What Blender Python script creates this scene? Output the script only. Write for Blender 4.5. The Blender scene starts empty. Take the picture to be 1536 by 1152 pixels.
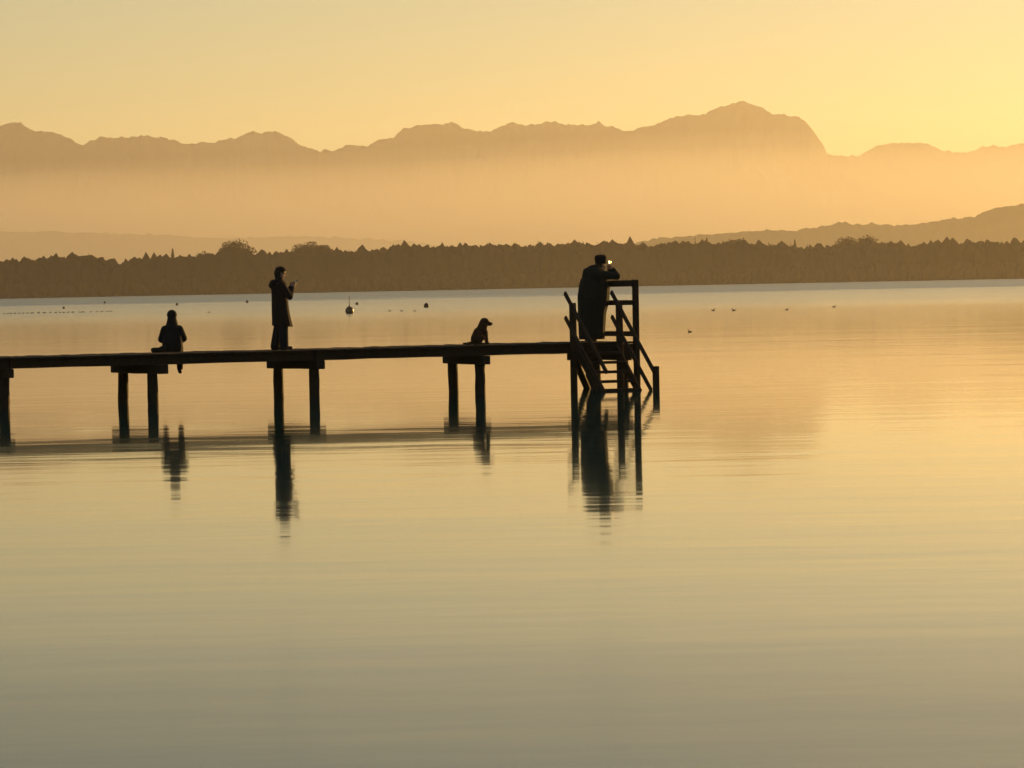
import bpy, bmesh, math, random
import numpy as np
from mathutils import Vector, Matrix

random.seed(7)
RNG = np.random.default_rng(11)
scene = bpy.context.scene
COL = scene.collection

# ---------------------------------------------------------------- camera
CAM_H = 2.313                       # eye height above the lake, metres
ROLL, PITCH = 0.0196, math.atan(148.5 / 6000)
cam_data = bpy.data.cameras.new('camera')
cam_data.sensor_fit = 'HORIZONTAL'
cam_data.angle = 2 * math.atan(768 / 6000)
cam_data.clip_start = 0.5
cam_data.clip_end = 80000
cam = bpy.data.objects.new('camera', cam_data)
COL.objects.link(cam)
fwd = Vector((0, math.cos(PITCH), -math.sin(PITCH)))
up0 = Vector((0, math.sin(PITCH), math.cos(PITCH)))
rgt0 = Vector((1, 0, 0))
rgt = rgt0 * math.cos(ROLL) - up0 * math.sin(ROLL)
up = rgt0 * math.sin(ROLL) + up0 * math.cos(ROLL)
m = Matrix((rgt, up, -fwd)).transposed().to_4x4()
m.translation = (0, 0, CAM_H)
cam.matrix_world = m
scene.camera = cam

# ---------------------------------------------------------------- sky, sun, exposure
SUN_AZ, SUN_EL = math.radians(42), math.radians(6.0)     # right of the view, low
world = bpy.data.worlds.new('World')
scene.world = world
world.use_nodes = True
wn = world.node_tree
bg = wn.nodes['Background']
sky = wn.nodes.new('ShaderNodeTexSky')
sky.sky_type = 'NISHITA'
sky.sun_disc = False
sky.sun_elevation = SUN_EL
sky.sun_rotation = SUN_AZ
sky.altitude = 580
sky.air_density = 1.0
sky.dust_density = 0.25
sky.ozone_density = 0.7
wn.links.new(sky.outputs['Color'], bg.inputs['Color'])
bg.inputs['Strength'].default_value = 0.056

sun_data = bpy.data.lights.new('sun', 'SUN')
sun_data.energy = 4.9
sun_data.angle = math.radians(0.5)
sun_data.color = (1.0, 0.555, 0.145)
sun = bpy.data.objects.new('sun', sun_data)
COL.objects.link(sun)
S = Vector((math.sin(SUN_AZ) * math.cos(SUN_EL), math.cos(SUN_AZ) * math.cos(SUN_EL), math.sin(SUN_EL)))
sun.rotation_euler = S.to_track_quat('Z', 'Y').to_euler()

scene.view_settings.view_transform = 'Standard'
scene.view_settings.look = 'None'
scene.view_settings.exposure = 0.80
scene.view_settings.gamma = 1.0
scene.view_settings.use_curve_mapping = False
scene.cycles.use_denoising = True
scene.cycles.volume_bounces = 0
scene.cycles.max_bounces = 6
scene.cycles.caustics_reflective = False
scene.cycles.caustics_refractive = False

# ---------------------------------------------------------------- helpers
def material(name, col, col2=None, scale=8.0, rough=0.85, bump=0.0, stretch=(1, 1, 1), spec=0.3):
    mt = bpy.data.materials.new(name)
    mt.use_nodes = True
    nt = mt.node_tree
    b = nt.nodes['Principled BSDF']
    b.inputs['Roughness'].default_value = rough
    b.inputs['Specular IOR Level'].default_value = spec
    tc = nt.nodes.new('ShaderNodeTexCoord')
    mp = nt.nodes.new('ShaderNodeMapping')
    mp.inputs['Scale'].default_value = stretch
    nz = nt.nodes.new('ShaderNodeTexNoise')
    nz.inputs['Scale'].default_value = scale
    nz.inputs['Detail'].default_value = 5
    nt.links.new(tc.outputs['Object'], mp.inputs['Vector'])
    nt.links.new(mp.outputs['Vector'], nz.inputs['Vector'])
    rp = nt.nodes.new('ShaderNodeValToRGB')
    rp.color_ramp.elements[0].position = 0.3
    rp.color_ramp.elements[1].position = 0.7
    c2 = col2 or tuple(c * 0.55 for c in col)
    rp.color_ramp.elements[0].color = (*c2, 1)
    rp.color_ramp.elements[1].color = (*col, 1)
    nt.links.new(nz.outputs['Fac'], rp.inputs['Fac'])
    nt.links.new(rp.outputs['Color'], b.inputs['Base Color'])
    if bump:
        bp = nt.nodes.new('ShaderNodeBump')
        bp.inputs['Distance'].default_value = bump
        nt.links.new(nz.outputs['Fac'], bp.inputs['Height'])
        nt.links.new(bp.outputs['Normal'], b.inputs['Normal'])
    return mt

def mesh_np(name, verts, faces, mat=None, smooth=False):
    """verts (N,3), faces (M,k) arrays -> mesh datablock"""
    me = bpy.data.meshes.new(name)
    verts = np.asarray(verts, dtype=np.float32)
    faces = np.asarray(faces, dtype=np.int32)
    k = faces.shape[1]
    me.vertices.add(len(verts))
    me.vertices.foreach_set('co', verts.ravel())
    me.loops.add(faces.size)
    me.loops.foreach_set('vertex_index', faces.ravel())
    me.polygons.add(len(faces))
    me.polygons.foreach_set('loop_start', np.arange(0, faces.size, k, dtype=np.int32))
    me.polygons.foreach_set('loop_total', np.full(len(faces), k, dtype=np.int32))
    me.update(calc_edges=True)
    me.validate()
    if smooth:
        me.polygons.foreach_set('use_smooth', np.ones(len(faces), dtype=bool))
    if mat:
        me.materials.append(mat)
    return me

def link(name, data, parent=None, loc=(0, 0, 0), rotz=0.0):
    o = bpy.data.objects.new(name, data)
    COL.objects.link(o)
    o.location = loc
    o.rotation_euler = (0, 0, rotz)
    if parent:
        o.parent = parent
    return o

def tag(o, label, cat, group=None):
    o['label'] = label
    o['category'] = cat
    if group:
        o['group'] = group
    return o

def structure(o):
    o['kind'] = 'structure'
    return o

def stuff(o):
    o['kind'] = 'stuff'
    return o

def bm_mesh(name, bm, mat, smooth=False):
    me = bpy.data.meshes.new(name)
    bm.normal_update()
    bm.to_mesh(me)
    bm.free()
    if smooth:
        for p in me.polygons:
            p.use_smooth = True
    me.materials.append(mat)
    return me

def beam_mesh(name, p0, p1, w, h, mat, bevel=0.008, upv=(0, 0, 1), jit=0.0):
    """rectangular timber from p0 to p1, w across, h along upv"""
    p0, p1 = Vector(p0), Vector(p1)
    ax = (p1 - p0).normalized()
    u = Vector(upv)
    u = (u - ax * u.dot(ax)).normalized()
    sde = ax.cross(u)
    bm = bmesh.new()
    n = max(1, int((p1 - p0).length / 0.6)) if jit else 1
    rings = []
    for i in range(n + 1):
        c = p0.lerp(p1, i / n)
        if jit and 0 < i < n:
            c = c + u * random.uniform(-jit, jit) + sde * random.uniform(-jit, jit)
        rings.append([bm.verts.new(c + sde * (a * w / 2) + u * (b * h / 2)) for a, b in ((-1, -1), (1, -1), (1, 1), (-1, 1))])
    for r0, r1 in zip(rings, rings[1:]):
        for k in range(4):
            bm.faces.new((r0[k], r0[(k + 1) % 4], r1[(k + 1) % 4], r1[k]))
    bm.faces.new(rings[0][::-1])
    bm.faces.new(rings[-1])
    bmesh.ops.recalc_face_normals(bm, faces=bm.faces)
    if bevel:
        ed = [e for e in bm.edges if len(e.link_faces) == 2 and e.calc_face_angle(0) > 0.8]
        bmesh.ops.bevel(bm, geom=ed, offset=bevel, segments=1, affect='EDGES')
    return bm_mesh(name, bm, mat)

def log_mesh(name, z0, z1, r, mat, seg=12, wob=0.012, lean=(0, 0)):
    """rough round pile, slightly crooked"""
    bm = bmesh.new()
    n = 9
    rings = []
    ph = random.uniform(0, 6.28)
    for i in range(n + 1):
        f = i / n
        z = z0 + (z1 - z0) * f
        cx = lean[0] * (1 - f) + wob * math.sin(ph + f * 5.0)
        cy = lean[1] * (1 - f) + wob * math.cos(ph * 1.7 + f * 4.0)
        rr = r * (1.06 - 0.1 * f) * random.uniform(0.95, 1.05)
        rings.append([bm.verts.new((cx + rr * random.uniform(.95, 1.05) * math.cos(a), cy + rr * random.uniform(.95, 1.05) * math.sin(a), z))
                      for a in (2 * math.pi * k / seg for k in range(seg))])
    for r0, r1 in zip(rings, rings[1:]):
        for k in range(seg):
            bm.faces.new((r0[k], r0[(k + 1) % seg], r1[(k + 1) % seg], r1[k]))
    bm.faces.new(rings[0][::-1])
    bm.faces.new(rings[-1])
    return bm_mesh(name, bm, mat, smooth=True)

# ---------------------------------------------------------------- materials
M_WOOD = material('weathered_timber', (0.055, 0.036, 0.025), (0.022, 0.015, 0.011), 14, 0.8, 0.006, (1, 6, 6), 0.2)
M_PILE = material('wet_pile_timber', (0.045, 0.03, 0.021), (0.016, 0.011, 0.008), 9, 0.75, 0.01, (4, 4, 0.6), 0.25)
M_LEAF = material('forest_foliage', (0.085, 0.052, 0.028), (0.05, 0.034, 0.019), 0.03, 1.0, 0, (1, 1, 1), 0.0)
M_LEAF2 = material('tall_tree_foliage', (0.085, 0.052, 0.028), (0.05, 0.034, 0.019), 0.05, 1.0, 0, (1, 1, 1), 0.0)
def translucent(mt, amount):
    nt = mt.node_tree
    b = nt.nodes['Principled BSDF']
    tr = nt.nodes.new('ShaderNodeBsdfTranslucent')
    mx_ = nt.nodes.new('ShaderNodeMixShader')
    mx_.inputs[0].default_value = amount
    src = b.inputs['Base Color'].links[0].from_socket
    nt.links.new(src, tr.inputs['Color'])
    nt.links.new(b.outputs[0], mx_.inputs[1]); nt.links.new(tr.outputs[0], mx_.inputs[2])
    nt.links.new(mx_.outputs[0], nt.nodes['Material Output'].inputs['Surface'])
translucent(M_LEAF, 0.4); translucent(M_LEAF2, 0.4)
M_BARK = material('tree_bark', (0.06, 0.045, 0.032), None, 1.5, 0.95, 0.05, (2, 2, 0.4), 0.1)
M_LAND = material('meadow_ground', (0.06, 0.058, 0.028), (0.035, 0.03, 0.018), 0.01, 1.0, 0, (1, 1, 1), 0.0)
M_HILL = material('wooded_hill_ground', (0.045, 0.042, 0.022), (0.025, 0.024, 0.014), 0.02, 1.0, 0, (1, 1, 1), 0.0)
M_ROCK = material('mountain_rock', (0.11, 0.10, 0.095), (0.05, 0.048, 0.045), 0.004, 1.0, 0, (1, 1, 1), 0.0)
M_SKIN = material('skin', (0.42, 0.25, 0.18), (0.36, 0.2, 0.14), 20, 0.55)
M_COAT1 = material('dark_brown_wool', (0.03, 0.02, 0.018), None, 60, 0.95, 0.002)
M_COAT2 = material('black_quilted_cloth', (0.018, 0.018, 0.02), None, 40, 0.9, 0.002)
M_COAT3 = material('dark_olive_cloth', (0.026, 0.026, 0.02), None, 40, 0.92, 0.002)
M_TROU = material('dark_trouser_cloth', (0.022, 0.022, 0.028), None, 70, 0.95, 0.001)
M_SHOE = material('dark_shoe_leather', (0.02, 0.015, 0.012), None, 30, 0.5)
M_HAIR = material('dark_hair', (0.03, 0.02, 0.013), None, 90, 0.6, 0.002, (1, 1, 0.2))
M_HAT = material('dark_felt', (0.022, 0.018, 0.016), None, 80, 0.95, 0.001)
M_METAL = material('pale_camera_metal', (0.75, 0.75, 0.75), (0.65, 0.65, 0.65), 30, 0.3)
M_METAL.node_tree.nodes['Principled BSDF'].inputs['Metallic'].default_value = 1.0
M_PHONE = material('black_glass_phone', (0.015, 0.015, 0.017), None, 10, 0.2, 0, (1, 1, 1), 0.5)
M_FUR = material('brown_dog_fur', (0.085, 0.05, 0.028), (0.03, 0.018, 0.012), 18, 0.95, 0.006, (1, 1, 2), 0.1)
M_BUOY = material('worn_orange_buoy', (0.20, 0.12, 0.06), (0.12, 0.07, 0.04), 6, 0.3, 0, (1, 1, 1), 0.5)
M_BUOY2 = material('dark_painted_buoy', (0.10, 0.05, 0.03), None, 6, 0.5)
M_BIRD = material('dark_plumage', (0.035, 0.03, 0.026), None, 25, 0.8)

# ---------------------------------------------------------------- lake water
def water_material():
    mt = bpy.data.materials.new('lake_water')
    mt.use_nodes = True
    nt = mt.node_tree
    b = nt.nodes['Principled BSDF']
    b.inputs['Base Color'].default_value = (0.004, 0.056, 0.060, 1)
    b.inputs['IOR'].default_value = 1.333
    geo = nt.nodes.new('ShaderNodeNewGeometry')
    sep = nt.nodes.new('ShaderNodeSeparateXYZ')
    nt.links.new(geo.outputs['Position'], sep.inputs[0])
    # wind-ruffled zones: calm by the shore, ruffled further out, with ragged edges
    mpz = nt.nodes.new('ShaderNodeMapping')
    mpz.inputs['Scale'].default_value = (0.012, 0.006, 1)
    nz = nt.nodes.new('ShaderNodeTexNoise')
    nz.inputs['Scale'].default_value = 1.0
    nz.inputs['Detail'].default_value = 4
    nt.links.new(geo.outputs['Position'], mpz.inputs[0])
    nt.links.new(mpz.outputs[0], nz.inputs['Vector'])
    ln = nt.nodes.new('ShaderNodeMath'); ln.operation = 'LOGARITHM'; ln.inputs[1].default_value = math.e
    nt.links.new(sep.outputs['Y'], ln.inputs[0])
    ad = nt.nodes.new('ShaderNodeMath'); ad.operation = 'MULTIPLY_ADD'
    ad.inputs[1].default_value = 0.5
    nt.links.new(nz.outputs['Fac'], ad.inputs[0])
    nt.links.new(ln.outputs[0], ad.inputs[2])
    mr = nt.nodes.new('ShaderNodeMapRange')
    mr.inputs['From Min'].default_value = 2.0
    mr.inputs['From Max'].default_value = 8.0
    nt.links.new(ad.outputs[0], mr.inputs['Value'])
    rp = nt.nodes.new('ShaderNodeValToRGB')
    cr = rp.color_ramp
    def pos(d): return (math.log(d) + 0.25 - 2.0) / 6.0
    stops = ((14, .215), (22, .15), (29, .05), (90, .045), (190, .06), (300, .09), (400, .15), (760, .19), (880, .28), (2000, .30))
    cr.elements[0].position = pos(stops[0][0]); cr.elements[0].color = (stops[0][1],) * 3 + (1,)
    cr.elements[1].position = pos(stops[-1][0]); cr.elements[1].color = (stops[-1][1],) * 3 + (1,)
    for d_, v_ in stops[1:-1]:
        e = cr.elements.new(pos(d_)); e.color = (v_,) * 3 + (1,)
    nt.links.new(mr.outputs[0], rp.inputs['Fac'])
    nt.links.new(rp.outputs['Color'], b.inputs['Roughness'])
    # ripples
    def rip(sx, sy, dist, rot, prev=None, detail=2):
        mp = nt.nodes.new('ShaderNodeMapping')
        mp.inputs['Scale'].default_value = (sx, sy, 1)
        mp.inputs['Rotation'].default_value = (0, 0, rot)
        n_ = nt.nodes.new('ShaderNodeTexNoise')
        n_.inputs['Scale'].default_value = 1
        n_.inputs['Detail'].default_value = detail
        nt.links.new(geo.outputs['Position'], mp.inputs[0])
        nt.links.new(mp.outputs[0], n_.inputs['Vector'])
        bp = nt.nodes.new('ShaderNodeBump')
        bp.inputs['Distance'].default_value = dist
        nt.links.new(n_.outputs['Fac'], bp.inputs['Height'])
        if prev:
            nt.links.new(prev.outputs[0], bp.inputs['Normal'])
        return bp
    r1 = rip(0.17, 0.45, 0.007, 0.22)
    r2 = rip(0.9, 1.8, 0.0021, -0.3, r1, 3)
    # breeze patches: the small ripples come and go over the surface
    mpw = nt.nodes.new('ShaderNodeMapping'); mpw.inputs['Scale'].default_value = (0.05, 0.09, 1)
    nw = nt.nodes.new('ShaderNodeTexNoise'); nw.inputs['Scale'].default_value = 1.0; nw.inputs['Detail'].default_value = 3
    mw = nt.nodes.new('ShaderNodeMapRange')
    mw.inputs['From Min'].default_value = 0.35; mw.inputs['From Max'].default_value = 0.65
    mw.inputs['To Min'].default_value = 0.2; mw.inputs['To Max'].default_value = 1.0
    nt.links.new(geo.outputs['Position'], mpw.inputs[0]); nt.links.new(mpw.outputs[0], nw.inputs['Vector'])
    nt.links.new(nw.outputs['Fac'], mw.inputs['Value']); nt.links.new(mw.outputs[0], r2.inputs['Strength'])
    r3 = rip(0.045, 0.10, 0.010, 0.35, r2, 1)
    r2 = r3
    nt.links.new(r2.outputs[0], b.inputs['Normal'])
    return mt

M_WATER = water_material()
bm = bmesh.new()
xs = np.linspace(-900, 900, 13)
ys = [-60, 0, 60, 150, 400, 1000, 1800, 2504]
grid = [[bm.verts.new((x, y, 0)) for x in xs] for y in ys]
for j in range(len(ys) - 1):
    for i in range(len(xs) - 1):
        bm.faces.new((grid[j][i], grid[j][i + 1], grid[j + 1][i + 1], grid[j + 1][i]))
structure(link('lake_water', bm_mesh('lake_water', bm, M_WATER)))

# ---------------------------------------------------------------- far land
SKYLINE = np.array([(-459.3, 31.8), (-373.0, 27.6), (-329.9, 25.4), (-316.9, 25.6), (-304.0, 26.2), (-286.7, 27.6), (-265.1, 27.6), (-258.7, 24.4), (-250.1, 22.1), (-237.1, 24.9), (-221.9, 25.5), (-200.3, 26.8), (-187.4, 27.8), (-165.8, 28.2), (-157.2, 26.3), (-144.2, 26.5), (-135.5, 28.1), (-113.9, 29.0), (-96.7, 27.8), (-88.0, 28.4), (-70.8, 29.0), (-53.5, 29.9), (-27.6, 29.4), (1.8, 29.7), (37.2, 29.4), (71.7, 28.8), (101.9, 27.7), (123.5, 28.6), (140.8, 28.7), (162.3, 26.6), (188.2, 24.3), (209.8, 25.6), (240.0, 25.9), (257.3, 24.7), (274.6, 24.8), (296.2, 26.1), (317.7, 25.2), (333.3, 25.8), (382.5, 25.7), (468.9, 25.7)])
MOUNTAIN = np.array([(-4600, 640), (-4000, 700), (-3483, 663), (-3182, 732), (-2883, 676), (-2642, 722), (-2461, 739), (-2356, 743), (-2281, 757), (-2245, 771), (-2208, 782), (-2173, 764), (-2125, 739), (-2035, 728), (-1970, 700), (-1908, 671), (-1832, 697), (-1712, 698), (-1616, 705), (-1532, 688), (-1466, 669), (-1383, 664), (-1292, 677), (-1226, 685), (-1187, 705), (-1127, 713), (-1072, 718), (-1007, 705), (-968, 671), (-918, 643), (-843, 624), (-783, 625), (-723, 642), (-624, 634), (-578, 666), (-512, 677), (-466, 712), (-406, 726), (-337, 740), (-286, 730), (-241, 735), (-188, 704), (-137, 691), (-77, 696), (-16, 724), (29, 732), (89, 722), (164, 727), (215, 738), (254, 722), (323, 718), (359, 711), (413, 731), (443, 703), (493, 699), (538, 689), (614, 703), (674, 720), (734, 743), (810, 753), (894, 758), (936, 781), (990, 795), (1036, 797), (1075, 805), (1116, 795), (1149, 783), (1191, 749), (1244, 742), (1307, 737), (1334, 716), (1366, 682), (1395, 640), (1436, 570), (1490, 554), (1571, 546), (1616, 572), (1677, 601), (1752, 609), (1827, 610), (1887, 597), (1961, 569), (2006, 562), (2066, 555), (2141, 580), (2193, 591), (2231, 578), (2277, 589), (2325, 600), (2458, 637), (2638, 663), (2877, 614), (3118, 654), (3567, 570), (4100, 640), (4700, 560)])
HILL = np.array([(60, 5), (130, 40), (210, 69), (248, 80), (280, 85), (312, 87), (363, 92), (420, 94), (464, 95), (490, 99), (540, 96), (553, 99), (604, 103), (623, 107), (632, 110), (648, 106), (705, 104), (737, 101), (775, 104), (806, 109), (857, 114), (889, 117), (906, 127), (934, 132), (979, 135), (1061, 143), (1187, 146), (1377, 124), (1700, 90), (2100, 20)])
FAINT = np.array([(-3000, 20), (-2500, 120), (-1986, 176), (-1718, 176), (-1361, 173), (-1254, 171), (-1130, 166), (-1005, 160), (-862, 150), (-738, 144), (-595, 147), (-434, 138), (-292, 128), (-150, 108), (100, 70), (400, 10)])

def fnoise(x, y, scale, seed, octaves=4, ridged=False):
    """cheap value noise"""
    out = np.zeros_like(x, dtype=float)
    amp, tot = 1.0, 0.0
    for o in range(octaves):
        rs = np.random.default_rng(seed + o)
        tab = rs.random((257, 257))
        gx, gy = x / scale, y / scale
        ix, iy = np.floor(gx).astype(int), np.floor(gy).astype(int)
        fx, fy = gx - ix, gy - iy
        fx, fy = fx * fx * (3 - 2 * fx), fy * fy * (3 - 2 * fy)
        a = tab[ix % 257, iy % 257]; b = tab[(ix + 1) % 257, iy % 257]
        c = tab[ix % 257, (iy + 1) % 257]; d_ = tab[(ix + 1) % 257, (iy + 1) % 257]
        v = a * (1 - fx) * (1 - fy) + b * fx * (1 - fy) + c * (1 - fx) * fy + d_ * fx * fy
        if ridged:
            v = 1 - np.abs(2 * v - 1)
        out += amp * v
        tot += amp
        amp *= 0.5
        scale *= 0.5
    return out / tot

def heightfield(name, x, y, z, mat, smooth=True):
    nx, ny = len(x), len(y)
    X, Y = np.meshgrid(x, y)
    v = np.stack([X.ravel(), Y.ravel(), z.ravel()], 1)
    idx = np.arange(nx * ny).reshape(ny, nx)
    f = np.stack([idx[:-1, :-1].ravel(), idx[:-1, 1:].ravel(), idx[1:, 1:].ravel(), idx[1:, :-1].ravel()], 1)
    return mesh_np(name, v, f, mat, smooth)

def land_z(x, y):
    """gentle rise behind the far shore"""
    prof = np.interp(x, SKYLINE[:, 0], SKYLINE[:, 1])
    g = np.clip((y - 2500) / 90.0, 0, 1)
    return 0.3 + (prof - 20.0) * g * g * (3 - 2 * g)

# land sheet reaching back under the mountains
gx = np.concatenate([np.linspace(-9000, -500, 12), np.linspace(-480, 480, 97), np.linspace(500, 9000, 12)])
gy = np.concatenate([np.array([2499.0, 2501.5]), np.linspace(2505, 2650, 22), np.array([2900, 3600, 5000, 8000, 12000, 16000, 20500])])
X, Y = np.meshgrid(gx, gy)
Z = land_z(X, Y) * np.clip((4500 - Y) / 1800, 0, 1) + 1.0 * np.clip((Y - 2700) / 1800, 0, 1)
Z[0, :] = -1.0
structure(link('ground', heightfield('ground', gx, gy, Z, M_LAND)))

# mountain range: a ridge line with spurs running down both sides
mx = np.arange(-4600, 4700, 6.0)
my = np.concatenate([np.linspace(16900, 17900, 34), np.linspace(17925, 18075, 7), np.linspace(18150, 19300, 16)])
X, Y = np.meshgrid(mx, my)
P = np.interp(X, MOUNTAIN[:, 0], MOUNTAIN[:, 1]) + (fnoise(X, Y * .6, 80, 40, 2, True) - 0.6) * 8
jx = np.cumsum(RNG.uniform(12, 48, 420)) - 4700
jz = RNG.uniform(-7, 6, 420)
kx = np.cumsum(RNG.uniform(5, 17, 1000)) - 4700
kz = RNG.uniform(-4.5, 4.5, 1000)
dd = np.where(Y < 18000, (18000 - Y) / 1100, (Y - 18000) / 1300)
near = np.exp(-(dd * 45) ** 2)                     # crags along the crest only
P = P + (np.interp(X, jx, jz) + np.interp(X, kx, kz)) * near + 14 * (fnoise(X, Y, 60, 44, 3, True) - .62) * (1 - near)
fall = np.clip(1 - dd, 0, 1)
spur = fnoise(X + 0.5 * (Y - 18000), Y, 320, 70, 5, True)
Z = P * fall ** 1.25 * (1 - 0.55 * np.clip(dd * 2.2, 0, 1) * (1 - spur)) - 3 * (dd >= 0.999)
structure(link('mountains', heightfield('mountains', mx, my, Z, M_ROCK)))

def wooded_hill(name, prof, yc, depth, bump, seed, mat, dx):
    hx = np.arange(prof[0, 0], prof[-1, 0], dx)
    hy = np.linspace(yc - depth, yc + depth, 31)
    X, Y = np.meshgrid(hx, hy)
    P = np.interp(X, prof[:, 0], prof[:, 1])
    dd = np.abs(Y - yc) / depth
    Z = P * np.clip(1 - dd ** 1.6, 0, 1) + bump * (fnoise(X, Y, 13, seed, 3) - 0.62) * (dd < 0.98) - 2 * (dd >= 0.999)
    return structure(link(name, heightfield(name, hx, hy, Z, mat)))
wooded_hill('hill', HILL, 7600, 600, 15, 5, M_HILL, 3.0)
wooded_hill('hill', FAINT, 10700, 450, 16, 15, M_HILL, 7.0)

# ---------------------------------------------------------------- far wood
def leaf_quads(pts, size, rng):
    """one small randomly turned quad per point"""
    n = len(pts)
    a = rng.normal(size=(n, 3)); a /= np.linalg.norm(a, axis=1)[:, None]
    b = rng.normal(size=(n, 3)); b -= a * np.sum(a * b, 1)[:, None]; b /= np.linalg.norm(b, axis=1)[:, None]
    s = (size * rng.uniform(0.6, 1.35, n))[:, None]
    v = np.stack([pts - a * s - b * s * .7, pts + a * s - b * s * .7, pts + a * s * .8 + b * s, pts - a * s * .8 + b * s], 1)
    return v.reshape(-1, 3), np.arange(4 * n).reshape(-1, 4)

def crown_points(kind, h, w, n, rng):
    """points through the volume of a crown that stands on z = 0 and is h tall, w wide"""
    if kind == 'c':                                     # conifer: tiers round a stem
        t = rng.random(n) ** 0.75
        z = h * (0.12 + 0.88 * (1 - t))
        tier = 0.8 + 0.2 * np.sin(z * 5.0)
        r = 0.5 * w * t * tier * np.sqrt(rng.random(n))
        a = rng.random(n) * 6.283
        return np.stack([r * np.cos(a), r * np.sin(a), z - 0.15 * r], 1)
    k = 6 if kind == 'r' else 11                          # broadleaf: uneven lobes
    cen = np.stack([rng.normal(0, .22 * w, k), rng.normal(0, .22 * w, k), h * rng.uniform(.42, .78, k)], 1)
    cen[0] = (0, 0, h * .72)
    rad = rng.uniform(.22, .36, k) * w; rad[0] = .36 * w
    rad = np.minimum(rad, h - cen[:, 2])
    j = rng.integers(0, k, n)
    q = rng.normal(size=(n, 3)); q /= np.linalg.norm(q, axis=1)[:, None]
    q *= (rng.random(n) ** 0.4 * rad[j])[:, None]
    p = cen[j] + q
    low = rng.random(n) < 0.25                            # skirts down to the undergrowth
    p[low, 2] = rng.uniform(0.05, 0.5, low.sum()) * h
    return p

ico = bmesh.new()
bmesh.ops.create_icosphere(ico, subdivisions=2, radius=1.0)
ICO_V = np.array([v.co[:] for v in ico.verts]); ICO_F = np.array([[v.index for v in f.verts] for f in ico.faces])
ico.free()
def crown_core(kind, h, w, rng):
    """uneven closed lump that fills the inside of a crown"""
    d_ = ICO_V * (1 + 0.16 * np.sin(ICO_V[:, [1, 2, 0]] * rng.uniform(3, 6) + rng.uniform(0, 6, 3)) + rng.normal(0, .07, ICO_V.shape))
    if kind == 'c':
        z = (d_[:, 2] + 1) / 2
        r = np.clip(1.02 - z, 0.02, 1) * .46 * w
        hh = np.hypot(d_[:, 0], d_[:, 1]) + 1e-6
        return np.stack([d_[:, 0] / hh * r * np.minimum(1, hh * 1.4), d_[:, 1] / hh * r * np.minimum(1, hh * 1.4), h * (.04 + .9 * z)], 1)
    zc = .5 * h
    return np.stack([d_[:, 0] * w * .46, d_[:, 1] * w * .46, zc + d_[:, 2] * h * .455], 1)

wv, wf, wt, off = [], [], [], 0
rows = [(2506 + 3.0 * i if i < 3 else 2515 + (i - 3) * 8.0) for i in range(13)]
for ri, yy in enumerate(rows):
    x = -450.0
    while x < 450:
        x += RNG.uniform(2.8, 6.0)
        yr = yy + RNG.uniform(-2.5, 2.5)
        g = float(land_z(np.array([x]), np.array([yr]))[0])
        skyz = float(np.interp(x, SKYLINE[:, 0], SKYLINE[:, 1]))
        top = skyz * (yr / 2590.0)
        if ri < 3:
            h = RNG.uniform(5, 12)
        else:
            h = (top - g) * RNG.uniform(0.78, 0.99)
            if RNG.random() < 0.10:
                h = (top - g) * RNG.uniform(0.99, 1.07)
        h *= 1 + .05 * math.sin(x * .071 + ri) * math.sin(x * .023 + 1.3)
        kind = RNG.choice(['b', 'c', 'r'], p=[.66, .08, .26])
        w = h * (RNG.uniform(.32, .44) if kind == 'c' else RNG.uniform(.42, .75))
        p = crown_points(kind, h, w, 150 if ri < 5 else (40 if ri < 9 else 200), RNG) + np.array([x, yr, g])
        v, f = leaf_quads(p, 0.30 if ri < 5 or ri > 8 else .5, RNG)
        wv.append(v); wf.append(np.concatenate([f[:, [0, 1, 2]], f[:, [0, 2, 3]]]) + off); off += len(v)
        if kind != 'c' or ri > 2:
            v = crown_core(kind, h, w, RNG) + np.array([x, yr, g])
            wv.append(v); wf.append(ICO_F + off); off += len(v)
wood = stuff(link('far_wood', mesh_np('far_wood', np.concatenate(wv), np.concatenate(wf), M_LEAF)))
tag(wood, 'dense dark wood of mixed trees massed along the far lake shore', 'wood')

TREES = [
    ('b', -176.5, 35.4, 22.2, 'broad domed tree, the tallest of the far treeline, standing left of the standing person'),
    ('b', -128.7, 33.2, 18.8, 'round-topped tree of the far treeline just above and right of the standing person'),
    ('b', -117.7, 31.7, 15.4, 'smaller rounded tree leaning against the round-topped one right of the standing person'),
    ('r', -195.4, 31.1, 10.2, 'narrow egg-shaped tree in the far treeline left of the broad domed tree'),
    ('c', -215.4, 29.8, 9.0, 'slim pointed conifer above the far treeline over the sitting person'),
    ('b', 146.9, 30.4, 15.4, 'bushy tree of the far treeline below the highest peak'),
    ('c', 182.7, 27.6, 9.5, 'pointed conifer standing alone in the far treeline right of the highest peak'),
    ('b', 216.9, 30.3, 17.1, 'left of two wide touching trees in front of the right-hand hill'),
    ('b', 229.7, 31.3, 18.8, 'right and taller of two wide touching trees before the right-hand hill'),
    ('c', 126.4, 29.9, 8.0, 'thin conifer tip in the far treeline right of the person leaning on the rail'),
    ('r', -97.7, 29.2, 6.8, 'small round treetop alone on the far treeline between standing person and dog'),
]
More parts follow.
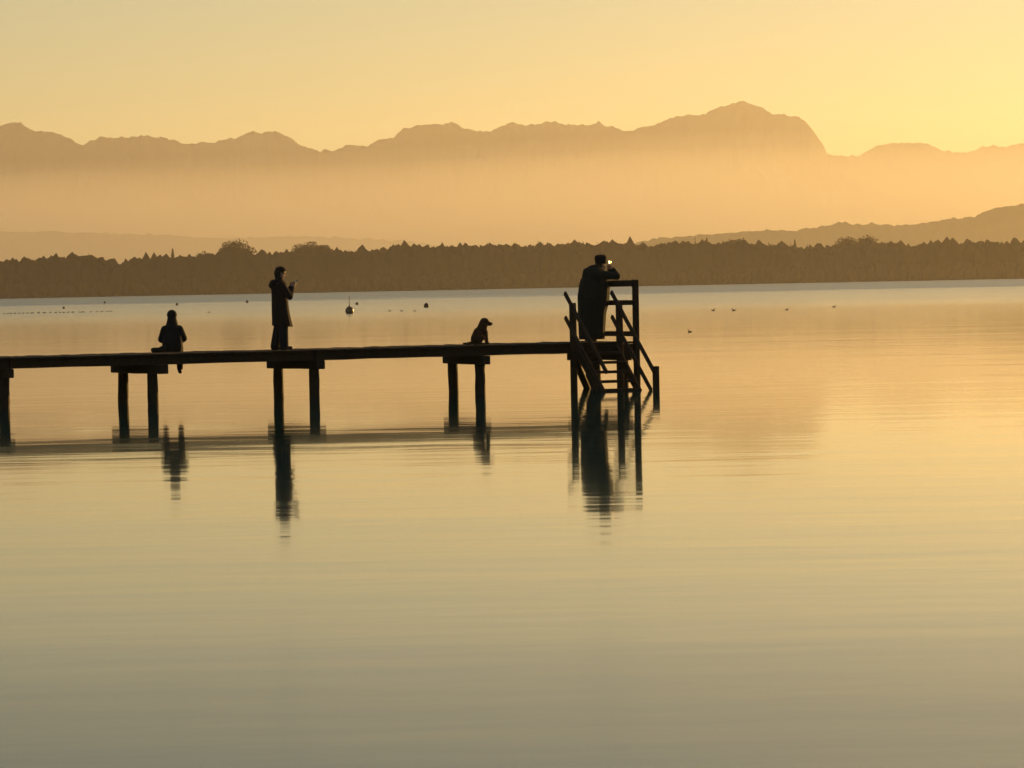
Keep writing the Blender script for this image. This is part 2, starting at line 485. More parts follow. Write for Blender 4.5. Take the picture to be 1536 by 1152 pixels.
for k, x, top, w, lab in TREES:
    yr = 2560.0
    g = float(land_z(np.array([x]), np.array([yr]))[0])
    h = top - g
    name = 'conifer_tree' if k == 'c' else 'broadleaf_tree'
    t = link(name, None, None, (x, yr, g))
    tag(t, lab, 'tree', 'trees standing out of the far treeline')
    p = crown_points(k, h, w, 6500 if k == 'b' else 2000, RNG)
    v, f = leaf_quads(p, 0.4 if k == 'b' else 0.36, RNG)
    link('crown', mesh_np('crown', v, f, M_LEAF2), t)
    bmt = bmesh.new()
    bmesh.ops.create_cone(bmt, cap_ends=True, segments=8, radius1=0.45, radius2=0.12, depth=h * .8,
                          matrix=Matrix.Translation((0, 0, h * .4 - 0.2)))
    for q in range(5):
        a = q * 1.3
        mtx = Matrix.Translation((math.cos(a) * w * .12, math.sin(a) * w * .12, h * (.4 + .07 * q))) @ Matrix.Rotation(a, 4, 'Z') @ Matrix.Rotation(0.9, 4, 'Y')
        bmesh.ops.create_cone(bmt, cap_ends=True, segments=6, radius1=0.16, radius2=0.05, depth=w * .34, matrix=mtx)
    link('trunk', bm_mesh('trunk', bmt, M_BARK), t)

# ---------------------------------------------------------------- pier
TH = math.atan(0.46)
O = Vector((2.69, 87.24, 0))
DV = Vector((math.cos(TH), math.sin(TH), 0))
NV = Vector((-math.sin(TH), math.cos(TH), 0))
DECK = 1.035
WID = 2.2
def at(s, t, z=0.0):
    return O + DV * s + NV * t + Vector((0, 0, z))

pier = link('pier', None, None, O, TH)
tag(pier, 'dark timber bathing pier on paired piles with steps down to the lake', 'pier')
S0 = -21.0
# planks across the pier
variants = []
for k in range(6):
    variants.append(beam_mesh('plank', (0, -0.04 + random.uniform(-.025, .02), 0), (0, WID + random.uniform(-.02, .03), 0), 0.138, 0.048, M_WOOD, 0.006))
s = S0
i = 0
while s < 0.02:
    o = link('plank', variants[RNG.integers(0, 6)], pier, (s, 0, DECK - 0.024 + random.uniform(-.006, .004)))
    o.rotation_euler = (random.uniform(-.003, .003), random.uniform(-.01, .01), random.uniform(-.006, .006))
    s += 0.147
# long joists
for t in (0.08, WID / 2, WID - 0.08):
    for a, b in ((S0, -14.2), (-14.18, -7.5), (-7.48, 0.05)):
        link('joist', beam_mesh('joist', (a, t, 0.895), (b, t, 0.895), 0.09, 0.172, M_WOOD, 0.006, jit=0.006), pier)
# bents: cap beam and two piles
BENTS = [(-17.9, -17.9, -.1, 2.3, .112), (-14.24, -14.3, -.08, 2.3, .118), (-11.03, -11.12, -.34, 2.32, .116), (-7.43, -7.59, -.05, 2.28, .114), (-3.59, -3.49, -.12, 2.32, .116), (-0.14, -0.03, 0.02, 2.18, .108)]
for sn, sf, t0, t1, r in BENTS:
    link('cap_beam', beam_mesh('cap_beam', (sn + (sf - sn) * (t0 - .3) / 1.6, t0, 0.715), (sn + (sf - sn) * (t1 - .3) / 1.6, t1, 0.715), 0.2, 0.186, M_WOOD, 0.012, jit=0.006), pier)
    for ss, tt in ((sn, 0.3), (sf, 1.9)):
        link('pile', log_mesh('pile', -1.6, 0.622, r, M_PILE), pier, (ss, tt, 0))
# guard frame across the pier's end
for tt in (-0.11, WID + .1):
    link('guard_post', beam_mesh('guard_post', (-.01, tt, -1.5), (-.01, tt, 2.375), 0.115, 0.115, M_WOOD, 0.008, (1, 0, 0), jit=0.004), pier)
link('guard_rail', beam_mesh('guard_rail', (-.095, -0.17, 2.30), (-.095, WID + 0.16, 2.30), 0.05, 0.135, M_WOOD, 0.006), pier)
link('guard_rail', beam_mesh('guard_rail', (-.095, -0.15, 1.88), (-.095, WID + 0.14, 1.88), 0.05, 0.11, M_WOOD, 0.006), pier)
link('guard_rail', beam_mesh('guard_rail', (-.095, -0.15, 1.20), (-.095, WID + 0.14, 1.20), 0.05, 0.11, M_WOOD, 0.006), pier)
# steps on the near side
SL, SR = -1.52, -0.40
SLOPE = 0.857
for ss in (SL, SR):
    link('step_post', beam_mesh('step_post', (ss, -0.08, -1.4), (ss, -0.08, 1.90), 0.12, 0.12, M_WOOD, 0.008, (1, 0, 0), jit=0.004), pier)
    if ss == SR: link('step_foot_post', beam_mesh('step_foot_post', (ss, -1.80, -1.5), (ss, -1.80, 0.52), 0.115, 0.115, M_WOOD, 0.008, (1, 0, 0)), pier)
    off = 0.075
    for base, w_ in ((2.0, .075), (1.47, .07)):
        p0 = (ss - off, 0.14, base + 0.14 * SLOPE)
        t1 = -1.85 if base > 1.8 else -1.72
        p1 = (ss - off, t1, base + t1 * SLOPE)
        link('handrail', beam_mesh('handrail', p0, p1, 0.045, w_ + .02, M_WOOD, 0.005), pier)
    link('step_stringer', beam_mesh('step_stringer', (ss + (.09 if ss == SL else -.09), -0.03, 0.93), (ss + (.09 if ss == SL else -.09), -1.75, 0.93 - 1.72 * SLOPE), 0.05, 0.2, M_WOOD, 0.005), pier)
for q, z in enumerate((0.80, 0.60, 0.40, 0.20, 0.02, -0.20)):
    link('tread', beam_mesh('tread', (SL + .118, -0.25 - q * .243, z), (SR - .118, -0.25 - q * .243, z), 0.22, 0.06, M_WOOD, 0.006), pier)
link('fascia_beam', beam_mesh('fascia_beam', (SL - .1, 0.02, 0.735), (-.08, 0.02, 0.735), 0.06, 0.15, M_WOOD, 0.006), pier)
link('brace', beam_mesh('brace', (SL, 0.03, 0.86), (-0.05, 2.0, -0.35), 0.15, 0.06, M_WOOD, 0.006), pier)

# ---------------------------------------------------------------- figures
class Blob:
    """closed rounded pieces that a voxel remesh fuses into one continuous skin"""
    def __init__(self):
        self.bm = bmesh.new()
    def cap(self, p0, p1, r0, r1, flat=None, seg=14):
        p0, p1 = Vector(p0), Vector(p1)
        ax = (p1 - p0)
        ln = ax.length
        ax.normalize()
        u = ax.orthogonal().normalized()
        w = ax.cross(u)
        prof = []
        for i in range(4):
            a = math.pi / 2 * (1 - i / 4)
            prof.append((-r0 * math.sin(a), max(r0 * math.cos(a), r0 * .12)))
        prof.append((0, r0)); prof.append((ln, r1))
        for i in range(1, 5):
            a = math.pi / 2 * i / 4
            prof.append((ln + r1 * math.sin(a), max(r1 * math.cos(a), r1 * .12)))
        rings = []
        for z, r in prof:
            ring = []
            for k in range(seg):
                an = 2 * math.pi * k / seg
                o = u * (r * math.cos(an)) + w * (r * math.sin(an))
                if flat:
                    fa = Vector(flat[0]).normalized()
                    o = o + fa * (o.dot(fa) * (flat[1] - 1))
                ring.append(self.bm.verts.new(p0 + ax * z + o))
            rings.append(ring)
        for a_, b_ in zip(rings, rings[1:]):
            for k in range(seg):
                self.bm.faces.new((a_[k], a_[(k + 1) % seg], b_[(k + 1) % seg], b_[k]))
        self.bm.faces.new(rings[0][::-1]); self.bm.faces.new(rings[-1])
        return self
    def chain(self, pts, radii, flat=None):
        for a, b, ra, rb in zip(pts, pts[1:], radii, radii[1:]):
            self.cap(a, b, ra, rb, flat)
        return self
    def ell(self, c, r, rot=None):
        mtx = Matrix.Translation(c)
        if rot:
            mtx = mtx @ rot
        mtx = mtx @ Matrix.Diagonal((*r, 1))
        bmesh.ops.create_uvsphere(self.bm, u_segments=18, v_segments=12, radius=1, matrix=mtx)
        return self
    def box(self, c, size, rot=None):
        mtx = Matrix.Translation(c)
        if rot:
            mtx = mtx @ rot
        bmesh.ops.create_cube(self.bm, size=1, matrix=mtx @ Matrix.Diagonal((*size, 1)))
        return self
    def build(self, name, mat, parent=None, voxel=0.012, smooth=4, hem=None):
        bmesh.ops.recalc_face_normals(self.bm, faces=self.bm.faces)
        me = bpy.data.meshes.new(name)
        self.bm.to_mesh(me); self.bm.free()
        tmp = bpy.data.objects.new('tmp', me)
        COL.objects.link(tmp)
        rm = tmp.modifiers.new('r', 'REMESH'); rm.mode = 'VOXEL'; rm.voxel_size = voxel; rm.use_smooth_shade = True
        if smooth:
            sm = tmp.modifiers.new('s', 'SMOOTH'); sm.factor = 0.5; sm.iterations = smooth
        dg = bpy.context.evaluated_depsgraph_get()
        out = bpy.data.meshes.new_from_object(tmp.evaluated_get(dg))
        bpy.data.objects.remove(tmp); bpy.data.meshes.remove(me)
        out.name = name
        out.materials.clear(); out.materials.append(mat)
        if hem is not None:                                  # cut the cloth off cleanly at its hem
            hb = bmesh.new(); hb.from_mesh(out)
            r = bmesh.ops.bisect_plane(hb, geom=hb.verts[:] + hb.edges[:] + hb.faces[:], plane_co=(0, 0, hem[0]), plane_no=hem[1], clear_inner=True)
            bmesh.ops.holes_fill(hb, edges=[e for e in hb.edges if e.is_boundary])
            hb.to_mesh(out); hb.free()
        return link(name, out, parent)

def add_hand(b, wrist, fdir, pnorm, tdir, curl=0.6, size=1.0):
    """palm with four unequal bent fingers and a thumb off its side"""
    wrist = Vector(wrist); f = Vector(fdir).normalized()
    nrm = Vector(pnorm); nrm = (nrm - f * nrm.dot(f)).normalized()
    sd = Vector(tdir); sd = (sd - f * sd.dot(f) - nrm * sd.dot(nrm)).normalized()
    pc = wrist + f * 0.095 * size
    b.cap(wrist, wrist + f * 0.03, 0.026, 0.028, (nrm, 0.7))
    for k in range(4):
        o = (1.5 - k) * 0.021 * size
        b.cap(wrist + f * .02 + sd * o * .7, pc + sd * o, 0.016, 0.0125)
        L = (0.078, 0.086, 0.08, 0.062)[k] * size
        p = pc + sd * o; dirv = f.copy()
        for j, fr in enumerate((.45, .32, .23)):
            ang = curl * (0.7 + 0.3 * j)
            dirv = (Matrix.Rotation(-ang, 3, nrm.cross(dirv).normalized()) @ dirv) if False else (dirv * math.cos(ang) + nrm * math.sin(ang)).normalized()
            q = p + dirv * L * fr
            b.cap(p, q, 0.0105 - .001 * j, 0.0098 - .001 * j)
            p = q
    tb = wrist + f * 0.03 + sd * 0.03
    t1 = tb + (f * .7 + sd * .6 + nrm * .3).normalized() * 0.042
    t2 = t1 + (f * .8 + sd * .1 + nrm * .5).normalized() * 0.032
    b.cap(tb, t1, 0.015, 0.012); b.cap(t1, t2, 0.012, 0.009)

def add_head(b, c, f, upv, s=1.0):
    """head with jaw, nose, brow, ears; c = centre, f = facing"""
    c, f, upv = Vector(c), Vector(f).normalized(), Vector(upv).normalized()
    sd = upv.cross(f)
    P = lambda x, y, z: c + f * x * s + sd * y * s + upv * z * s
    rot = Matrix((f, sd, upv)).transposed().to_4x4()
    b.ell(P(-.005, 0, .03), (.098 * s, .076 * s, .092 * s), rot)
    b.ell(P(.028, 0, -.05), (.068 * s, .058 * s, .072 * s), rot)
    b.cap(P(.09, 0, .012), P(.112, 0, -.028), .009, .014)          # nose
    for e in (-1, 1):
        b.ell(P(-.005, e * .078, -.005), (.02, .01, .033), rot)     # ears
        b.cap(P(.083, e * .016, .03), P(.077, e * .042, .03), .009, .008)   # brow
        b.ell(P(.082, e * .03, .008), (.009, .012, .007), rot)      # eyes
    b.cap(P(.088, -.02, -.062), P(.088, .02, -.062), .007, .007)    # lips
    b.cap(P(.07, 0, -.108), P(.072, 0, -.1), .02, .02)              # chin
    return P

# --- standing person in a long coat, phone held up in front (local x = the way they face)
def standing_person():
    root = link('person', None, None, at(-7.87, 0.95, DECK), TH - 0.12)
    tag(root, 'standing person in a long dark coat looking at a phone held at chest height', 'person')
    hips = [(-.02, .095, .92), (-.02, -.095, .92)]
    knees = [(-.05, .09, .49), (.01, -.10, .50)]
    ank = [(-.13, .11, .09), (.01, -.12, .09)]
    b = Blob()
    add_head(b, (.0, 0, 1.625), (1, 0, -.3), (.3, 0, 1))
    b.cap((-.035, 0, 1.40), (-.01, 0, 1.55), .062, .056)
    b.chain([(-.03, 0, .95), (-.04, 0, 1.18), (-.05, 0, 1.38)], [.145, .145, .13], ((0, 1, 0), 1.15))
    wr = [(.235, .075, 1.315), (.23, -.08, 1.30)]
    el = [(.10, .235, 1.12), (.13, -.225, 1.12)]
    sh = [(-.06, .185, 1.40), (-.05, -.185, 1.40)]
    for k in range(2):
        b.chain([sh[k], el[k], wr[k]], [.055, .043, .03])
        b.chain([hips[k], knees[k], ank[k]], [.085, .056, .042])
        b.cap(ank[k], (ank[k][0] + .13, ank[k][1], .035), .042, .03)
    add_hand(b, wr[0], (.45, -.35, .75), (0, -1, .0), (-.4, 0, .5), .5)
    add_hand(b, wr[1], (.45, .35, .75), (0, 1, .0), (-.4, 0, .5), .5)
    b.build('body', M_SKIN, root, 0.0075, 3)
    c = Blob()
    c.chain([(-.045, 0, 1.36), (-.035, 0, 1.12), (-.02, 0, .82), (.0, 0, .60)], [.165, .172, .19, .208], ((0, 1, 0), 1.12))
    c.cap((.0, 0, .6), (.02, 0, .45), .212, .225, ((0, 1, 0), 1.1))
    for k in range(2):
        c.chain([sh[k], el[k], wr[k]], [.083, .07, .05])
    c.chain([(-.16, 0, 1.41), (-.19, 0, 1.37)], [.085, .075], ((0, 1, 0), 1.5))     # hood hanging at the nape
    c.cap((-.03, 0, 1.42), (-.03, 0, 1.50), .105, .075)                              # collar
    c.build('coat', M_COAT1, root, 0.011, 4, (.50, (.08, 0, 1)))
    tr = Blob()
    for k in range(2):
        tr.chain([hips[k], knees[k], (ank[k][0], ank[k][1], .07)], [.112, .102, .098])
    tr.cap((-.02, -.07, .92), (-.02, .07, .92), .11, .11)
    tr.build('trousers', M_TROU, root, 0.011, 3)
    for k in range(2):
        x, y, _ = ank[k]
        s_ = Blob()
        s_.cap((x - .035, y, .05), (x + .15, y, .038), .05, .04, ((0, 0, 1), .9))
        s_.cap((x, y, .06), (x, y, .13), .052, .056)
        s_.build('shoe', M_SHOE, root, 0.009, 2)
    h = Blob()
    h.ell((-.012, 0, 1.672), (.112, .094, .09))
    h.cap((-.07, 0, 1.63), (-.06, 0, 1.54), .078, .07)
    h.build('hair', M_HAIR, root, 0.009, 3)
    cp = Blob()
    cp.ell((-.005, 0, 1.695), (.115, .098, .075))
    cp.cap((.07, -.045, 1.685), (.07, .045, 1.685), .055, .055, ((0, 0, 1), .22))
    cp.build('cap', M_HAT, root, 0.008, 2)
    # the phone in the hands
    ph = bmesh.new()
    bmesh.ops.create_cube(ph, size=1, matrix=Matrix.Diagonal((.011, .075, .155, 1)))
    bmesh.ops.bevel(ph, geom=ph.edges[:], offset=.004, segments=2, affect='EDGES')
    loc = root.matrix_world
    w = at(-7.87, .95, DECK) + Matrix.Rotation(TH - 0.12, 3, 'Z') @ Vector((.315, 0, 1.43))
    p = link('phone', bm_mesh('phone', ph, M_PHONE), None, w)
    p.rotation_euler = (0, math.radians(52), TH - 0.12)
    tag(p, 'black phone held up in both hands by the standing person', 'phone')
standing_person()

# --- person sitting on the far edge, back to us, legs over the water (local y = the way they face)
def sitting_person():
    base = at(-9.93, 2.06, DECK)
    root = link('person', None, None, base, 0.04)
    tag(root, 'hooded person sitting on the pier edge with legs dangling over the water', 'person')
    hips = [(-.09, .0, .10), (.09, .0, .10)]
    knees = [(-.17, .40, .09), (.125, .42, .08)]
    ank = [(-.20, .45, -.34), (.125, .48, -.36)]
    sh = [(-.155, -.03, .48), (.155, -.03, .48)]
    el = [(-.235, .03, .27), (.235, .05, .28)]
    wr = [(-.12, .22, .19), (.12, .24, .19)]
    b = Blob()
    add_head(b, (0, .02, .775), (0, 1, -.12), (0, .12, 1))
    b.cap((0, -.02, .56), (0, 0, .68), .06, .055)
    b.chain([(0, 0, .13), (0, -.04, .35), (0, -.03, .54)], [.14, .135, .12], ((1, 0, 0), 1.2))
    for k in range(2):
        b.chain([sh[k], el[k], wr[k]], [.052, .042, .03])
        b.chain([hips[k], knees[k], ank[k]], [.085, .06, .042])
        b.cap(ank[k], (ank[k][0], ank[k][1] + .12, ank[k][2] - .06), .042, .03)
    add_hand(b, wr[0], (.5, .75, -.2), (.2, 0, -1), (.6, -.4, 0), .5)
    add_hand(b, wr[1], (-.5, .75, -.2), (-.2, 0, -1), (-.6, -.4, 0), .5)
    b.build('body', M_SKIN, root, 0.0075, 3)
    c = Blob()
    c.chain([(0, -.01, .11), (0, -.04, .30), (0, -.03, .46)], [.19, .175, .14], ((1, 0, 0), 1.2))
    for k in range(2):
        c.chain([sh[k], el[k], wr[k]], [.085, .077, .052])
    c.chain([(0, -.03, .50), (0, -.02, .60), (0, -.015, .70)], [.165, .125, .095])
    c.build('jacket', M_COAT2, root, 0.011, 4)
    hd = Blob()
    hd.ell((0, .0, .785), (.11, .115, .11))
    hd.cap((0, -.03, .62), (0, -.015, .76), .115, .09)
    hd.build('hood', M_COAT2, root, 0.009, 4)
    tr = Blob()
    for k in range(2):
        tr.chain([hips[k], knees[k], ank[k]], [.108, .088, .066])
    tr.cap((-.08, 0, .11), (.08, 0, .11), .11, .11)
    tr.build('trousers', M_TROU, root, 0.011, 3)
    for k in range(2):
        x, y, z = ank[k]
        s_ = Blob()
        s_.cap((x, y - .03, z - .06), (x, y + .14, z - .085), .048, .038)
        s_.cap((x, y, z + .03), (x, y, z - .04), .06, .052)
        s_.build('shoe', M_SHOE, root, 0.009, 2)
    # soft bag lying on the planks beside
    bg_ = Blob()
    bg_.cap((-.12, 0, .05), (.12, 0, .05), .055, .05, ((0, 1, 0), 1.7))
    bg_.cap((.06, 0, .08), (.14, 0, .10), .05, .045, ((0, 1, 0), 1.5))
    bag = bg_.build('shoulder_bag', M_COAT3, None, 0.01, 4)
    bag.location = at(-10.28, 1.95, DECK + .0)
    bag.rotation_euler = (0, 0, TH)
    tag(bag, 'small dark bag lying on the pier planks beside the sitting person', 'bag')
sitting_person()

# --- person in a hat leaning on the end rail with a small camera (local x = the way they face)
def leaning_person():
    loc, rz = at(-0.46, 1.02, DECK), TH
    root = link('person', None, None, loc, rz)
    tag(root, 'person in a wide dark coat and flat hat leaning on the end rail', 'person')
    hips = [(-.12, .10, .92), (-.12, -.10, .92)]
    knees = [(-.08, .13, .49), (-.14, -.14, .49)]
    ank = [(-.10, .14, .09), (-.22, -.15, .09)]
    sh = [(.10, .20, 1.46), (.10, -.20, 1.46)]
    el = [(.47, .23, 1.425), (.45, -.24, 1.425)]
    wr = [(.45, .085, 1.575), (.44, -.085, 1.565)]
    b = Blob()
    add_head(b, (.19, 0, 1.695), (1, 0, -.05), (.05, 0, 1))
    b.cap((.10, 0, 1.47), (.16, 0, 1.62), .064, .058)
    b.chain([(-.12, 0, .95), (-.02, 0, 1.2), (.08, 0, 1.44)], [.15, .155, .14], ((0, 1, 0), 1.2))
    for k in range(2):
        b.chain([sh[k], el[k], wr[k]], [.058, .045, .031])
        b.chain([hips[k], knees[k], ank[k]], [.09, .06, .044])
        b.cap(ank[k], (ank[k][0] + .13, ank[k][1], .035), .042, .03)
    add_hand(b, wr[0], (-.35, -.25, .7), (-.3, -.6, -.1), (-1, 0, .1), .75)
    add_hand(b, wr[1], (-.35, .25, .7), (-.3, .6, -.1), (-1, 0, .1), .75)
    b.build('body', M_SKIN, root, 0.0075, 3)
    c = Blob()
    c.chain([(.02, 0, 1.38), (.01, 0, 1.20), (-.02, 0, .95), (-.06, 0, .65), (-.08, 0, .04)], [.31, .365, .375, .335, .30], ((0, 1, 0), .78))
    for k in range(2):
        c.chain([sh[k], el[k], wr[k]], [.10, .08, .055])
    c.cap((.09, 0, 1.50), (.14, 0, 1.565), .12, .09)
    c.cap((-.09, -.10, 1.51), (-.09, .10, 1.51), .125, .125); c.cap((.0, -.14, 1.45), (.0, .14, 1.45), .17, .17)         # hood thrown back
    c.build('coat', M_COAT3, root, 0.012, 4, (.05, (0, 0, 1)))
    tr = Blob()
    for k in range(2):
        tr.chain([hips[k], knees[k], (ank[k][0], ank[k][1], .07)], [.115, .09, .082])
    tr.build('trousers', M_TROU, root, 0.011, 3)
    for k in range(2):
        x, y, _ = ank[k]
        s_ = Blob()
        s_.cap((x - .035, y, .05), (x + .15, y, .038), .05, .04, ((0, 0, 1), .9))
        s_.cap((x, y, .06), (x, y, .13), .052, .056)
        s_.build('shoe', M_SHOE, root, 0.009, 2)
    hb = bmesh.new()
    prof = [(.0, 1.705), (.11, 1.705), (.126, 1.715), (.135, 1.76), (.142, 1.83), (.138, 1.865), (.118, 1.892), (.08, 1.905), (.0, 1.908)]
    rings = []
    for r_, z_ in prof:
        rings.append([hb.verts.new((.175 + max(r_, .001) * math.cos(2 * math.pi * k / 24), max(r_, .001) * .86 * math.sin(2 * math.pi * k / 24), z_)) for k in range(24)])
    for r0, r1 in zip(rings, rings[1:]):
        for k in range(24):
            hb.faces.new((r0[k], r0[(k + 1) % 24], r1[(k + 1) % 24], r1[k]))
    link('hat', bm_mesh('hat', hb, M_HAT, True), root)
    hr = Blob()
    hr.cap((.14, 0, 1.70), (.12, 0, 1.61), .088, .075)
    hr.build('hair', M_HAIR, root, 0.009, 3)
    cm = bmesh.new()
    bmesh.ops.create_cube(cm, size=1, matrix=Matrix.Diagonal((.045, .065, .05, 1)))
    bmesh.ops.bevel(cm, geom=cm.edges[:], offset=.014, segments=4, affect='EDGES')
    w = loc + Matrix.Rotation(rz, 3, 'Z') @ Vector((.37, -.01, 1.735))
    o = link('compact_camera', None, None, w, -0.33)
    o.rotation_euler = (0, -0.15, -0.33)
    tag(o, 'small pale camera held to the face of the person at the rail', 'camera')
    link('housing', bm_mesh('housing', cm, M_METAL), o)
    lb = bmesh.new()
    bmesh.ops.create_cone(lb, cap_ends=True, segments=20, radius1=.02, radius2=.018, depth=.03, matrix=Matrix.Translation((.035, 0, 0)) @ Matrix.Rotation(math.pi / 2, 4, 'Y'))
    link('lens', bm_mesh('lens', lb, M_PHONE), o)
leaning_person()

# --- sitting dog (local x = the way it faces)
def dog():
    root_loc = at(-3.33, 0.8, DECK)
    b = Blob()
    b.ell((-.10, 0, .105), (.105, .115, .115))                       # rump
    b.chain([(-.10, 0, .13), (-.045, 0, .27), (.06, 0, .345)], [.115, .105, .088], ((0, 1, 0), .88))   # trunk up to the chest
    b.ell((.09, 0, .29), (.075, .08, .10))                           # deep chest
    b.chain([(.045, 0, .35), (.085, 0, .46)], [.11, .098])            # neck
    b.ell((.105, 0, .495), (.10, .085, .085))                       # skull
    b.chain([(.15, 0, .465), (.255, 0, .445)], [.056, .032])         # muzzle
    b.ell((.278, 0, .455), (.016, .018, .014))                       # nose
    b.cap((.15, 0, .435), (.235, 0, .425), .035, .022)                 # lower jaw
    for e in (-1, 1):
        b.ell((.08, e * .082, .47), (.042, .016, .08), Matrix.Rotation(.2 * e, 4, 'X'))   # hanging ears
        b.chain([(.115, e * .06, .27), (.135, e * .06, .13), (.15, e * .06, .035)], [.042, .026, .022])   # forelegs
        b.cap((.15, e * .06, .024), (.195, e * .06, .02), .024, .02)                         # forepaws
        b.chain([(-.085, e * .09, .12), (.025, e * .12, .15)], [.085, .05])                 # thigh, knee forward
        b.chain([(.025, e * .12, .14), (-.06, e * .125, .045)], [.042, .028])               # shank back to the hock
        b.cap((-.06, e * .125, .03), (.05, e * .125, .022), .026, .023)                      # hind foot
    b.chain([(-.19, 0, .05), (-.28, .02, .03), (-.37, .05, .035)], [.035, .028, .018])       # tail on the planks
    o = b.build('dog', M_FUR, None, 0.008, 3)
    o.location = root_loc
    o.rotation_euler = (0, 0, TH - 0.1)
    tag(o, 'brown dog sitting upright on the pier facing the steps', 'dog')
dog()

# ---------------------------------------------------------------- buoys and water birds
def buoy(x, y, dia, mat, label, mast):
    o = link('mooring_buoy', None, None, (x, y, 0))
    tag(o, label, 'buoy', 'mooring buoys on the lake')
    bm = bmesh.new()
    r = dia / 2
    bmesh.ops.create_uvsphere(bm, u_segments=24, v_segments=16, radius=r, matrix=Matrix.Translation((0, 0, r * .62)))
    bmesh.ops.create_cone(bm, cap_ends=True, segments=16, radius1=r * .3, radius2=r * .22, depth=r * .3, matrix=Matrix.Translation((0, 0, r * 1.66)))
    link('float', bm_mesh('float', bm, mat, True), o)
    bm = bmesh.new()
    bmesh.ops.create_cone(bm, cap_ends=True, segments=10, radius1=.03, radius2=.025, depth=mast, matrix=Matrix.Translation((0, 0, r * 1.75 + mast / 2)))
    link('mast', bm_mesh('mast', bm, M_BUOY2, True), o)
buoy(-14.8, 367.7, 0.78, M_BUOY, 'round mooring buoy with a thin mast and sunlit right side, right of the standing person', 0.9)
buoy(-9.4, 447.5, 0.58, M_BUOY2, 'small dark round buoy between the masted buoy and the dog', 0.08)
FAR = [(-69.3, 620.9, .4, 'tiny dark float above the line of birds on the left'),
       (-90.5, 892.6, .55, 'tiny dark float near the far shore at the left edge'),
       (-55.9, 671.0, .5, 'tiny dark float just right of the sitting person\'s head'),
       (-48.7, 740.4, .55, 'tiny dark float left of the standing person\'s shoulder'),
       (-21.3, 555.7, .45, 'tiny dark float just behind the masted buoy')]
for x, y, dd_, lab in FAR:
    bm = bmesh.new()
    bmesh.ops.create_uvsphere(bm, u_segments=16, v_segments=10, radius=dd_ / 2, matrix=Matrix.Translation((0, 0, dd_ * .3)) @ Matrix.Diagonal((1, 1, .85, 1)))
    bmesh.ops.create_cone(bm, cap_ends=True, segments=10, radius1=dd_ * .12, radius2=dd_ * .1, depth=dd_ * .3, matrix=Matrix.Translation((0, 0, dd_ * .78)))
    tag(link('float', bm_mesh('float', bm, M_BUOY2, True), None, (x, y, 0)), lab, 'float', 'small floats on the far water')

def bird_mesh():
    b = Blob()
    b.chain([(-.13, 0, .07), (0, 0, .06), (.11, 0, .06)], [.04, .085, .06], ((0, 0, 1), .85))
    b.cap((-.13, 0, .08), (-.21, 0, .12), .035, .012)
    b.chain([(.12, 0, .08), (.155, 0, .19)], [.04, .03])
    b.ell((.17, 0, .21), (.045, .034, .036))
    b.cap((.205, 0, .205), (.25, 0, .198), .014, .008)
    o = b.build('water_bird', M_BIRD, None, 0.012, 2)
    return o
proto = bird_mesh()
BIRDS = [(8.2, 183.2, .6, 2.9, 'dark water bird nearest the pier, alone right of the steps'),
         (15.8, 312.3, 1.0, .3, 'left of two dark water birds side by side right of the end rail'),
         (17.2, 308.1, 1.05, 3.3, 'right of two dark water birds side by side right of the end rail'),
         (21.0, 304.4, .9, 0.4, 'single small water bird midway between the paired birds and the far right bird'),
         (26.1, 323.0, .95, .2, 'rightmost small water bird on the open water'),
         (-11.7, 386.4, .9, .4, 'leftmost of the faint birds between masted and dark buoy'),
         (-10.4, 382.7, .9, 2.7, 'second of the faint birds right of the masted buoy'),
         (-9.1, 378.8, .8, .2, 'third of the faint birds, under the small dark buoy'),
         (-32.1, 425.7, .9, .1, 'lone water bird between the sitting and standing person')]
first = True
def place_bird(x, y, sc, rz, label, group):
    global first
    if first:
        o = proto; first = False
    else:
        o = proto.copy(); COL.objects.link(o)
    o.location = (x, y, -0.01); o.scale = (sc * .8,) * 3; o.rotation_euler = (0, 0, rz)
    tag(o, label, 'bird', group)
for x, y, sc, rz, lab in BIRDS:
    place_bird(x, y, sc, rz, lab, 'water birds on the lake')
x = -62.5
while x < -48.3:
    dens = .34 if -60 < x < -52 else .5
    place_bird(x, 489 + RNG.normal(0, .9), RNG.uniform(.8, 1.0), RNG.uniform(-.4, .4) + (math.pi if RNG.random() < .3 else 0),
               'water bird in the long line of birds floating at the left', 'water birds floating in a line')
    x += RNG.uniform(dens * .8, dens * 1.5)

# ---------------------------------------------------------------- air
def volume_box(name, lo, hi, density, color, aniso, label):
    mt = bpy.data.materials.new(name + '_air')
    mt.use_nodes = True
    mt.cycles.volume_sampling = 'DISTANCE'
    nt = mt.node_tree
    nt.nodes.remove(nt.nodes['Principled BSDF'])
    pv = nt.nodes.new('ShaderNodeVolumePrincipled')
    pv.inputs['Color'].default_value = (*color, 1)
    pv.inputs['Density'].default_value = density
    pv.inputs['Anisotropy'].default_value = aniso
    nt.links.new(pv.outputs[0], nt.nodes['Material Output'].inputs['Volume'])
    bm = bmesh.new()
    c = [(a + b) / 2 for a, b in zip(lo, hi)]
    sz = [b - a for a, b in zip(lo, hi)]
    bmesh.ops.create_cube(bm, size=1, matrix=Matrix.Translation(c) @ Matrix.Diagonal((*sz, 1)))
    o = stuff(link(name, bm_mesh(name, bm, mt)))
    tag(o, label, 'haze')
    return o
G = 0.57
volume_box('haze', (-14000, -1000, -4), (14000, 21500, 870), 4.1e-5, (0.96, 0.93, 0.9), G, 'pale golden evening haze filling the air over lake and land')
AIR = (0.96, 0.93, 0.9)
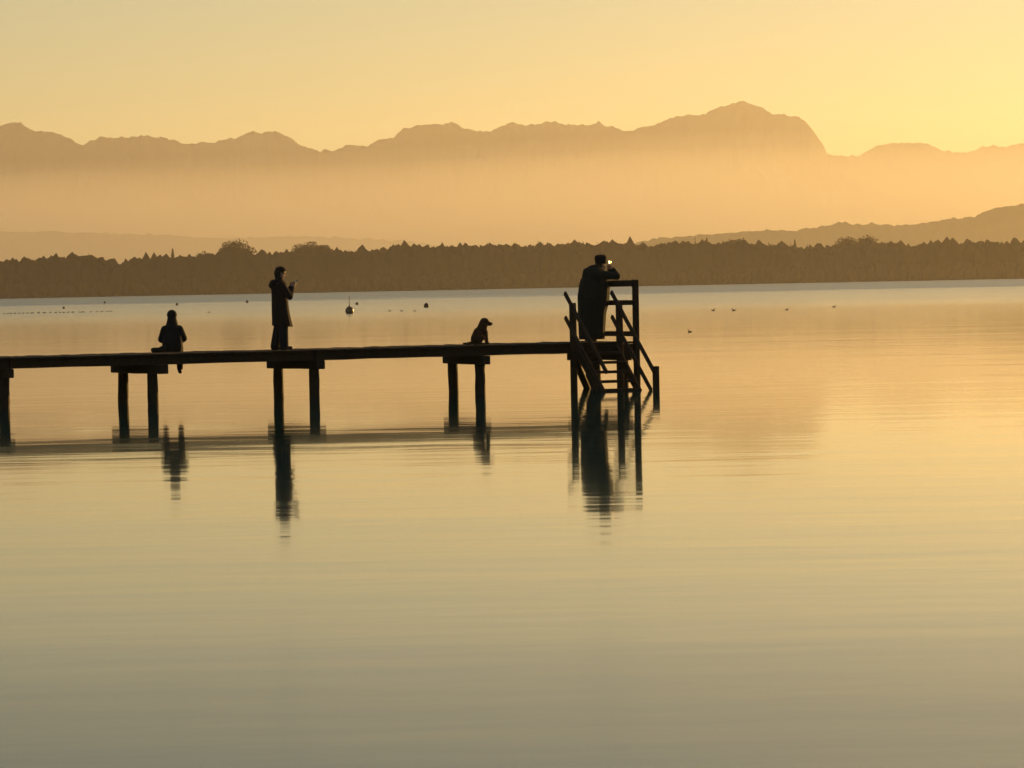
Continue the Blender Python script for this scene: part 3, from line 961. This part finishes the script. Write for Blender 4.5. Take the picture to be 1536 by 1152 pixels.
def mist_bank(y0, y1, h, density, label, seed, xr=7500, zb=3.0):
    """one closed bank of mist with a rounded, uneven top"""
    xs_ = np.linspace(-xr, xr, 41); ys_ = np.linspace(y0, y1, 25)
    X, Y = np.meshgrid(xs_, ys_)
    f = (1 - np.abs(2 * np.clip((Y - y0) / (y1 - y0), 0, 1) - 1)) ** 1.15 * np.clip((xr - np.abs(X)) / (xr * .12), 0, 1)
    Z = zb + .6 + h * f * (0.86 + 0.28 * fnoise(X + 9000, Y, 1900, seed, 2))
    nx, ny = len(xs_), len(ys_)
    v = np.concatenate([np.stack([X.ravel(), Y.ravel(), Z.ravel()], 1), np.stack([X.ravel(), Y.ravel(), np.full(X.size, zb)], 1)])
    idx = np.arange(nx * ny).reshape(ny, nx)
    q = lambda a, b, c, d_: np.stack([a.ravel(), b.ravel(), c.ravel(), d_.ravel()], 1)
    n_ = nx * ny
    topf = q(idx[:-1, :-1], idx[:-1, 1:], idx[1:, 1:], idx[1:, :-1])
    botf = topf[:, ::-1] + n_
    e0, e1, e2, e3 = idx[0], idx[-1], idx[:, 0], idx[:, -1]
    sides = np.concatenate([q(e0[1:], e0[:-1], e0[:-1] + n_, e0[1:] + n_), q(e1[:-1], e1[1:], e1[1:] + n_, e1[:-1] + n_),
                            q(e2[:-1], e2[1:], e2[1:] + n_, e2[:-1] + n_), q(e3[1:], e3[:-1], e3[:-1] + n_, e3[1:] + n_)])
    o = volume_box('mist', (0, 0, 0), (1, 1, 1), density, AIR, G, label)
    mt = o.data.materials[0]
    o.data = mesh_np('mist', v, np.concatenate([topf, botf, sides]), mt)
mist_bank(8350, 10150, 330, 10.5e-4, 'thin mist lying over the land behind the right-hand hill', 3)
mist_bank(11300, 16850, 440, 4.2e-4, 'golden mist banked against the foot of the mountains', 23)
mist_bank(3300, 6850, 230, 0.5e-4, 'faint mist between the far wood and the right-hand hill', 41)
mist_bank(950, 2480, 55, 0.4e-4, 'thin mist hanging over the far half of the lake', 57, 820, 0.5)
